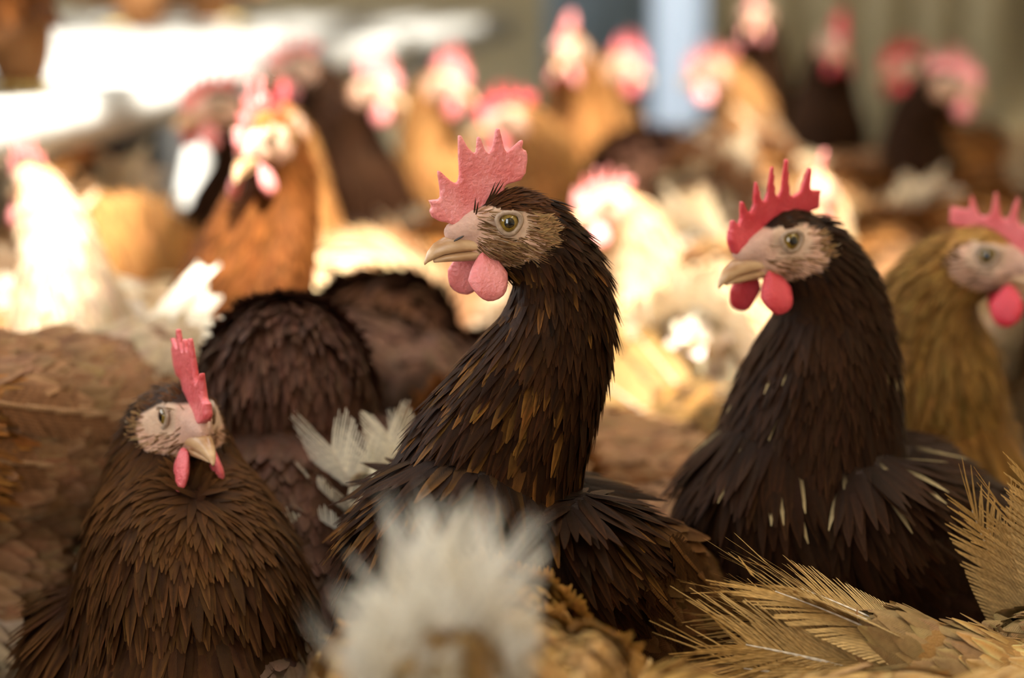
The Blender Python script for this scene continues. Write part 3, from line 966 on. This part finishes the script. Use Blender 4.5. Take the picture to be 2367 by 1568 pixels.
while y < Y1:
    o = link('plank', pk2, None, wr); o.location = (X1 + random.uniform(-.004, .006), y, 0); y += .138
# blue-grey door with a daylit strip of glazing beside it
d1 = struct('door_1', boxes_mesh('door_1', [(.09, .355, Y1-.03, Y1+.02, 0, 2.0)]), M['bluegrey'], None, 'blue-grey sheet door in the far wall')
for k in range(3):
    link('door_rib', boxes_mesh('door_rib', [(.115 + .085*k, .135 + .085*k, Y1-.042, Y1-.03, .03, 1.97)]), M['bluegrey'], d1)
link('door_handle', boxes_mesh('door_handle', [(.325, .34, Y1-.06, Y1-.03, .95, 1.1)]), M['pale_slat'], d1)
w1 = struct('window_1', boxes_mesh('window_1', [(.36, .50, Y1-.02, Y1+.01, .1, 2.0)]), M['pane'], None, 'tall pale blue strip of daylit glazing beside the door')
link('window_frame', boxes_mesh('window_frame', [(.352, .364, Y1-.035, Y1+.02, .08, 2.02), (.496, .508, Y1-.035, Y1+.02, .08, 2.02), (.364, .496, Y1-.035, Y1+.02, 1.1, 1.12)]), M['bluegrey'], w1)

# raised slatted platform on the left
def plat_xy(y): return -.432 + .17*(y - 1.83)
pl = bpy.data.objects.new('slatted_platform', None); C.objects.link(pl)
PY0, PLEN, PW, PZ = 1.0, 3.45, 1.5, .433
pl.location = (plat_xy(PY0), PY0, 0)
pl.rotation_euler = (0, 0, math.atan2(-.17, 1.0))
tag(pl, 'raised pale slatted platform along the left side, edged by a wide light board', 'platform')
link('edge_board', boxes_mesh('edge_board', [(-.025, 0, 0, PLEN, .385, PZ)]), M['pale_slat'], pl)
sl = boxes_mesh('slat', [(-.040, 0, 0, PLEN, -.02, 0)]); sl.materials.append(M['pale_slat'])
for k in range(21):
    o = link('slat', sl, None, pl); o.location = (-.030 - .070*k, random.uniform(-.004, .004), PZ + .004*(k > 0))
link('shade_panel', boxes_mesh('shade_panel', [(-.40, -.38, .05, PLEN-.05, .01, .368)]), M['shade_black'], pl)  # added near-black sheet standing in for the shade under the platform
for k in range(5):
    yy = .25 + .74*k
    link('cross_beam', boxes_mesh('cross_beam', [(-PW, -.026, yy, yy+.04, .37, PZ-.02)]), M['pale_slat'], pl)
    link('post', boxes_mesh('post', [(-.16, -.11, yy-.005, yy+.045, 0, .37)]), M['pale_slat'], pl)
    link('post', boxes_mesh('post', [(-1.4, -1.35, yy-.005, yy+.045, 0, .37)]), M['pale_slat'], pl)

# loose straw on the floor
V, Q = [], []
for k in range(2500):
    cx, cy = random.uniform(-1.2, 1.2), random.uniform(.5, 4.5)
    a, l, w = random.uniform(0, 6.28), random.uniform(.02, .06), .0012
    dx, dy = math.cos(a)*l/2, math.sin(a)*l/2
    z0, z1 = random.uniform(.002, .006), random.uniform(.002, .010)
    b = len(V)
    nx, ny = -math.sin(a)*w, math.cos(a)*w
    V += [(cx-dx-nx, cy-dy-ny, z0), (cx+dx-nx, cy+dy-ny, z1), (cx+dx+nx, cy+dy+ny, z1), (cx-dx+nx, cy-dy+ny, z0), (cx-dx, cy-dy, z0+.002), (cx+dx, cy+dy, z1+.002)]
    Q += [(b, b+1, b+5, b+4), (b+4, b+5, b+2, b+3), (b, b+3, b+2, b+1)]
st = link('straw_litter', np_mesh('straw_litter', V, Q, smooth=False), M['straw'])
tag(st, 'loose straw scattered over the dark barn floor', 'straw', kind='stuff')

# ------------------------------------------------------------------ hens near the camera
RAD = math.radians
def root_from_head(hw, yaw, reach=.115, lat=0.0):
    return (hw.x - math.cos(yaw)*reach + math.sin(yaw)*lat, hw.y - math.sin(yaw)*reach - math.cos(yaw)*lat)

# A: the hen in focus
hA = P(1163, 515, 1.155) + Vector((.0, .0145, 0))
yA = RAD(232)
build_hen('hen', 'sharp dark brown hen in profile at centre with pink seven-pointed comb', root_from_head(hA, yA, .034), yA, hA, RAD(195), RAD(0), 0, 1.0, 'hero', COMB_A, .72,
          lean=.02, q=1.5, hero=True, rows=6, pitch=30, voxel=.0025, neck_t0=(-.12, 0, .9), neck_fat=.88,
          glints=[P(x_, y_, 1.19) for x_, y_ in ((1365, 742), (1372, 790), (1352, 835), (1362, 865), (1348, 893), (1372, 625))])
# B: right of centre
hB = P(1780, 556, 1.25) + Vector((.006, .012, 0))
yB = RAD(208)
build_hen('hen', 'dark brown hen right of centre with slender-pointed crimson comb, facing left', root_from_head(hB, yB, .080), yB, hB, RAD(210), RAD(-5), 0, 1.0, 'dark', COMB_B, .1,
          lean=.15, q=1.2, pitch=26, voxel=.0034, cream_tips=.10, neck_t0=(-.05, 0, .9), neck_fat=.98)
# C: right edge, looking right
hC = P(2315, 590, 1.40) + Vector((-.004, .012, 0))
yC = RAD(-55)
CC = build_hen('hen', 'brown hen at the right edge looking right, red comb cut by the frame', root_from_head(hC, yC, .13), yC, hC, RAD(-25), RAD(-8), 0, 1.0, 'gold', COMB_C, .45,
          lean=-.1, q=.8, pitch=12, voxel=.0036, head_scale=1.04)
# D: lower left, facing the camera
hD = P(425, 968, 1.22) + Vector((0, .012, 0))
yD = RAD(-80)
build_hen('hen', 'low crouching hen at lower left facing the camera, red comb tipped sideways', root_from_head(hD, yD, .05, .0), yD, hD, RAD(-64), RAD(4), RAD(0), 1.08, 'umber', COMB_A, .35, bare_k=.86, head_scale=.94,
          lean=-.06, q=1.1, pitch=24, dz=-.085, voxel=.0032, neck_fat=1.1, neck_t0=(-.1, 0, .9))
# E: big back at the left edge
yE = RAD(235)
eE = Vector((-.37, 1.34, 0))
build_hen('hen', 'large brown scalloped back at the left edge behind the crouching hen', (eE.x, eE.y), yE, ('local', .19, .03, .30), RAD(20), 0, 0, 1.15, 'brown', COMB_C, 0,
          q=1.1, pitch=6, dz=.015, voxel=.0046, tail=dict(up=36, n=10, length=.095, tip=(.8, .74, .6)))
# H: pale-faced hen, upper left of centre
hH = P(585, 318, 1.58) + Vector((0, .01, 0))
yH = RAD(-140)
HH = build_hen('hen', 'tall rust-brown hen left of centre with brightly lit face and pale upright comb', root_from_head(hH, yH, .03), yH, hH, RAD(-106), RAD(-12), 0, 1.0, 'brown', COMB_B, .9,
          lean=.05, q=.9, pitch=24, voxel=.0036, neck_t0=(-.1, 0, .9))
# G: dark bird in front of H, turned away, head bowed
eG = P(660, 1150, 1.37)
yG = RAD(92)
build_hen('hen', 'dark chocolate hen turned away with bowed head, below the bright-faced hen', (eG.x, eG.y - .02), yG, ('local', .18, 0, .27), 0, RAD(-55), 0, .92, 'choc', COMB_C, 0,
          q=1.0, pitch=30, voxel=.0046, dz=.025, neck_t0=(.05, 0, 1), arch=1.6, down=1.2, neck_fat=1.1, tail=dict(up=-20, n=8, length=.07, width=.03, spread=26))
# I: foreground bird, pale ragged tail
eI = P(1010, 1400, .80)
yI = RAD(86)
build_hen('hen', 'blurred foreground hen from behind with tufty cream tail at bottom centre', (eI.x + math.cos(yI)*.165, eI.y + math.sin(yI)*.165), yI, ('local', .21, 0, .10), 0, RAD(-60), 0, .86, 'gold', COMB_C, 0,
          q=1.0, pitch=-17, voxel=.0046, tail=dict(up=78, n=7, rows=4, rowz=.012, rowx=.018, face=1, length=.066, width=.036, spread=13, tent=.40, fray=.6, vary=(.5, 1.15), seed=20, root=(.6, .48, .3), tip=(.88, .84, .73)), dz=.046)
# J: ragged golden tail low right
eJ = P(2030, 1480, 1.10)
yJ = RAD(-8)
build_hen('hen', 'golden hen at lower right whose frayed tail points up to the left', (eJ.x + .175, eJ.y + .01), yJ, ('local', .21, 0, .09), 0, RAD(-60), 0, .92, 'gold', COMB_C, 0,
          q=1.0, pitch=-8, voxel=.0046, dz=-.05, tail=dict(up=30, n=12, length=.105, width=.050, spread=14, fray=.6, seed=40, tent=.3, rows=2, rowz=.016, rowx=.004))
# K: back along the bottom edge
eK = P(1830, 1560, .97)
yK = RAD(176)
build_hen('hen', 'golden-backed hen cut off by the bottom edge below the frayed tail', (eK.x + .02, eK.y), yK, ('local', .21, 0, .10), 0, RAD(-60), 0, .88, 'gold', COMB_C, 0,
          q=1.0, pitch=-10, voxel=.0046, dz=-.002, tail=dict(up=-25, n=8))
# L: upright ragged tail at the right edge
eL = P(2435, 1340, 1.17)
yL = RAD(22)
build_hen('hen', 'golden hen at the right edge with a tall upright frayed tail fan', (eL.x + math.cos(yL)*.17, eL.y + math.sin(yL)*.17), yL, ('local', .21, 0, .10), 0, RAD(-60), 0, .95, 'gold', COMB_C, 0,
          q=.9, pitch=-2, voxel=.0046, dz=-.05, tail=dict(up=80, n=14, length=.105, width=.036, spread=13, fray=.8, seed=60))

# M: cream tail between G and A
eM = P(905, 1050, 1.30)
yM = RAD(78)
build_hen('hen', 'hen with fluffy cream tail fan between the dark bowed hen and the sharp hen', (eM.x + math.cos(yM)*.165, eM.y + math.sin(yM)*.165), yM, ('local', .21, 0, .10), 0, RAD(-60), 0, .95, 'creamtail', COMB_C, 0,
          q=.5, pitch=-4, voxel=.005, rows=5, dz=-.012, tail=dict(up=62, n=7, rows=2, rowz=.022, face=1, length=.060, width=.040, spread=16, fray=.25, seed=160, vary=(.7, 1.1)))
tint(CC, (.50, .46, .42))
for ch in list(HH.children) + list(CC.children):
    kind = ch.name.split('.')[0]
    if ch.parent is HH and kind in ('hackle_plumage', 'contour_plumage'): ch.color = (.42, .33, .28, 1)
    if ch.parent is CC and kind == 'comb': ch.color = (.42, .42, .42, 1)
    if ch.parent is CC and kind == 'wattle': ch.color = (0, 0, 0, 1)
# ------------------------------------------------------------------ the flock behind: prototypes and copies
POSES = {  # head local position, head yaw, head pitch, body pitch
    'front': ((.125, 0, .415), 0, -4, 18),
    'left':  ((.105, .018, .42), 62, -2, 20),
    'right': ((.105, -.018, .42), -62, -2, 20),
    'low':   ((.185, .02, .30), 15, -10, 8),
    'peck':  ((.225, 0, .09), 0, -60, -2),
    'sit':   ((.110, .01, .30), 20, 0, 10),
}
PROTO = {}
BENDING = []
TAILSPOT = (-.215, .305)
BACKSPOT = (-.02, .275)
def flock(pose, pal, at, yaw_deg, label, d, head=True, scale=None, z=0.0, tone=(1, 1, 1), flesh=0.3, spot=None):
    """at: pixel of the head (or of the tail or back of bending birds) with depth d"""
    key = (pose, pal)
    hl, hy, hp, bp_ = POSES[pose]
    if key not in PROTO:
        r = build_hen('hen', label, (0, 0), 0, ('local',) + hl, RAD(hy), RAD(hp), 0, 1.0, pal, COMB_C if pose != 'left' else COMB_B, flesh, lean=.12, q=.38, pitch=bp_, voxel=.0056, dz=-.088 if pose == 'sit' else 0.0,
                      tail=dict(up=48, n=8, length=.095, width=.032, spread=14, seed=80 + len(PROTO)*4), rows=5)
        PROTO[key] = r
    else:
        r = copy_tree(PROTO[key])
    w = P(at[0], at[1], d)
    yaw = RAD(yaw_deg)
    if head: lx, ly, lz = hl
    else: lx, ly, lz = spot[0], 0, spot[1]
    s = scale or max(.80, min(1.2, (w.z - z) / lz))
    lx, ly = lx*s, ly*s
    r.location = (w.x - (math.cos(yaw)*lx - math.sin(yaw)*ly), w.y - (math.sin(yaw)*lx + math.cos(yaw)*ly), z)
    r.rotation_euler = (0, 0, yaw)
    r.scale = (s, s, s)
    r['label'] = label
    tint(r, tone)
    if pose == 'peck': BENDING.append(r)
    for ch in r.children:
        if ch.name.split('.')[0] in ('comb', 'wattle'): ch.color = (flesh, flesh, flesh, 1)
    return r

flock('left',  'orange', (1040, 190), -110, 'orange hen with pink comb and red wattle just left above the sharp pink comb', 2.55, flesh=.7)
flock('left',  'dark',   (870, 200), -100,   'dark-necked hen facing right with pale pink comb against the bright platform', 2.45, flesh=1)
flock('right', 'orange', (1175, 270), -120, 'sunlit orange hen turned left directly above the sharp pink comb', 2.2, flesh=.2)
flock('front', 'orange', (1310, 110), -105, 'big orange hen with pale pink comb before the blue-grey door', 2.6, flesh=1, tone=(.8, .75, .7))
flock('left',  'orange', (1450, 150), -108,  'orange hen facing right with red comb, in front of the pale window strip', 3.0, flesh=.5)
flock('right', 'orange', (1650, 160), -130, 'orange hen facing left with pink comb right of the pale window strip', 2.7, flesh=1, tone=(1.05, 1.1, 1.2))
flock('front', 'dark',   (1745, 25), -100,    'hen with sunlit crown at the top edge right of the window strip', 3.2, flesh=1)
flock('front', 'dark',   (1935, 95), -85,   'dark hen with deep red comb near the top right, left of two others', 2.9, flesh=.1)
flock('right', 'dark',   (2090, 150), -100, 'dark hen turned left with dim red comb between two hens by the khaki boards', 2.95, flesh=0)
flock('left',  'dark',   (2200, 190), -80,  'dark hen with pink comb furthest right against the khaki boards', 2.55, flesh=.8)
flock('front', 'pale',   (1890, 440), -100,  'pale hen with bright pink comb directly behind the crimson-combed dark hen', 1.85, flesh=.8)
flock('right', 'pale',   (1400, 470), -102, 'pale peach hen with faint pink comb just right of the sharp hen’s head', 1.85, flesh=1)
flock('right', 'pale',   (70, 415), 190,    'white-necked hen with purple-pink comb at the left under the platform edge', 1.72, flesh=.8, tone=(1.2, 1.3, 1.5))
flock('front', 'orange', (645, 285), -95,   'hen with red comb peeping behind the bright-faced rust-brown hen', 1.95, flesh=.2)
flock('right', 'dark',   (680, 150), -100,  'slim dark hen turned left in front of the brightest stretch of platform', 2.6, flesh=.9)
flock('right', 'dark',   (490, 240), -80,  'dark hen close to the platform edge, left of the bright-faced hen', 2.1, flesh=.8)
# bending birds: tails and backs
def tail_at(pal, at, yaw, label, d, tone=(1, 1, 1), scale=None, z=0.0):
    return flock('peck', pal, at, yaw, label, d, False, scale, z, tone, 0.2, TAILSPOT)
def back_at(pal, at, yaw, label, d, tone=(1, 1, 1), scale=None, z=0.0):
    return flock('peck', pal, at, yaw, label, d, False, scale, z, tone, 0.2, BACKSPOT)
tail_at('creamtail', (1500, 830), 75,   'tan hen with white tail feathers, right of the sharp hen’s neck', 1.55, tone=(1.3, 1.3, 1.3))
back_at('brown',  (1450, 1090), 30,  'mottled brown back right of the sharp hen’s chest', 1.48)
tail_at('creamtail', (1660, 870), 150,  'hen with white tail showing left of the crimson-combed dark hen’s neck', 1.60)
back_at('pale',   (1580, 640), 80,   'cream hen bending away behind the crimson-combed hen’s beak', 1.95)
tail_at('creamtail', (2020, 520), 100,  'hen with bright cream tail between the two right-hand heads', 2.0)
tail_at('creamtail', (1670, 340), 80,   'white-tailed hen bending below the orange left-facing hen', 2.35)
tail_at('pale',   (1770, 450), 60,   'white-tailed hen behind the tips of the crimson comb', 2.15)
back_at('brown',  (1900, 350), 30,   'dusky brown back below the dark red-combed hen', 2.7)
back_at('orange', (350, 520), -60,   'orange hen bending left in the sun beneath the platform shadow', 2.0)
back_at('pale',   (320, 680), 35,   'cream-backed hen in full sun behind the brown scalloped back', 1.75)
tail_at('creamtail', (440, 420), 110,   'pale hen with raised tail beside the dark underside of the platform', 2.1)
back_at('dark', (925, 700), 80,    'dark brown hen bending right of the bright-faced hen’s neck', 1.74)
tail_at('creamtail', (860, 560), 70,    'peach-tailed hen bending below the dark-necked hen', 2.1)
back_at('brown', (1000, 590), 110,  'sunlit brown hen hidden behind the sharp hen’s beak', 2.05)
back_at('choc', (1330, 340), 95,   'broad dark brown hen bending away under the pale pink comb by the door', 2.45)
back_at('brown',  (2130, 460), 120,  'brown hen bending away above the right-edge hen', 2.3)
back_at('brown',  (30, 720), 245,    'sunlit brown hen at the left edge below the white-necked hen', 1.68)
tail_at('creamtail', (2290, 425), 95,  'cream-tailed hen above the red comb at the right edge', 2.3)
back_at('brown',  (2330, 330), 70,  'brown hen bending beside the khaki boards at the right edge', 2.75)
# on the platform
SITSPOT = (.02, .15)
def sit_at(pal, at, yaw, label, d, tone=(1, 1, 1), scale=1.0):
    return flock('sit', pal, at, yaw, label, d, False, scale, PZ, tone, 0.4, SITSPOT)
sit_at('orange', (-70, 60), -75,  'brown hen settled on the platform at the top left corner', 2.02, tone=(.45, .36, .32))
sit_at('orange', (300, -30), 190, 'orange hen settled on the far part of the platform at the top edge', 3.5)
sit_at('orange', (500, -40), 10,  'second orange hen on the far platform, nearer the middle of the top edge', 3.8)

# give the birds standing on the floor elbow room: slide crowded ones apart
FREE = BENDING
FIXED = [o for o in C.objects if o.get('category') == 'hen' and o not in FREE and o.location.z < .1]
def axis(o):
    s, a = o.scale[0], o.rotation_euler[2]
    return np.array([(o.location.x + math.cos(a)*x*s, o.location.y + math.sin(a)*x*s) for x in (-.13, -.08, -.03, .02, .07, .10)])
start = {o.name: np.array(o.location[:2]) for o in FREE}
for it in range(90):
    for o in FREE:
        A1 = axis(o)
        push = np.zeros(2)
        for b in FREE + FIXED:
            if b is o or abs(b.location.x - o.location.x) + abs(b.location.y - o.location.y) > .6: continue
            B1 = axis(b)
            df = A1[:, None] - B1[None]
            dd = np.linalg.norm(df, axis=2)
            k = dd.argmin(); dmin = dd.ravel()[k]
            if dmin < .125:
                v = df.reshape(-1, 2)[k] / (dmin + 1e-6)
                push += v * (.125 - dmin) * .35
        push[0] *= .8
        new = np.array(o.location[:2]) + np.clip(push, -.02, .02)
        off = new - start[o.name]
        off = np.array([np.clip(off[0], -.10, .10), np.clip(off[1], -.14, .20)])
        o.location.x, o.location.y = (start[o.name] + off).tolist()
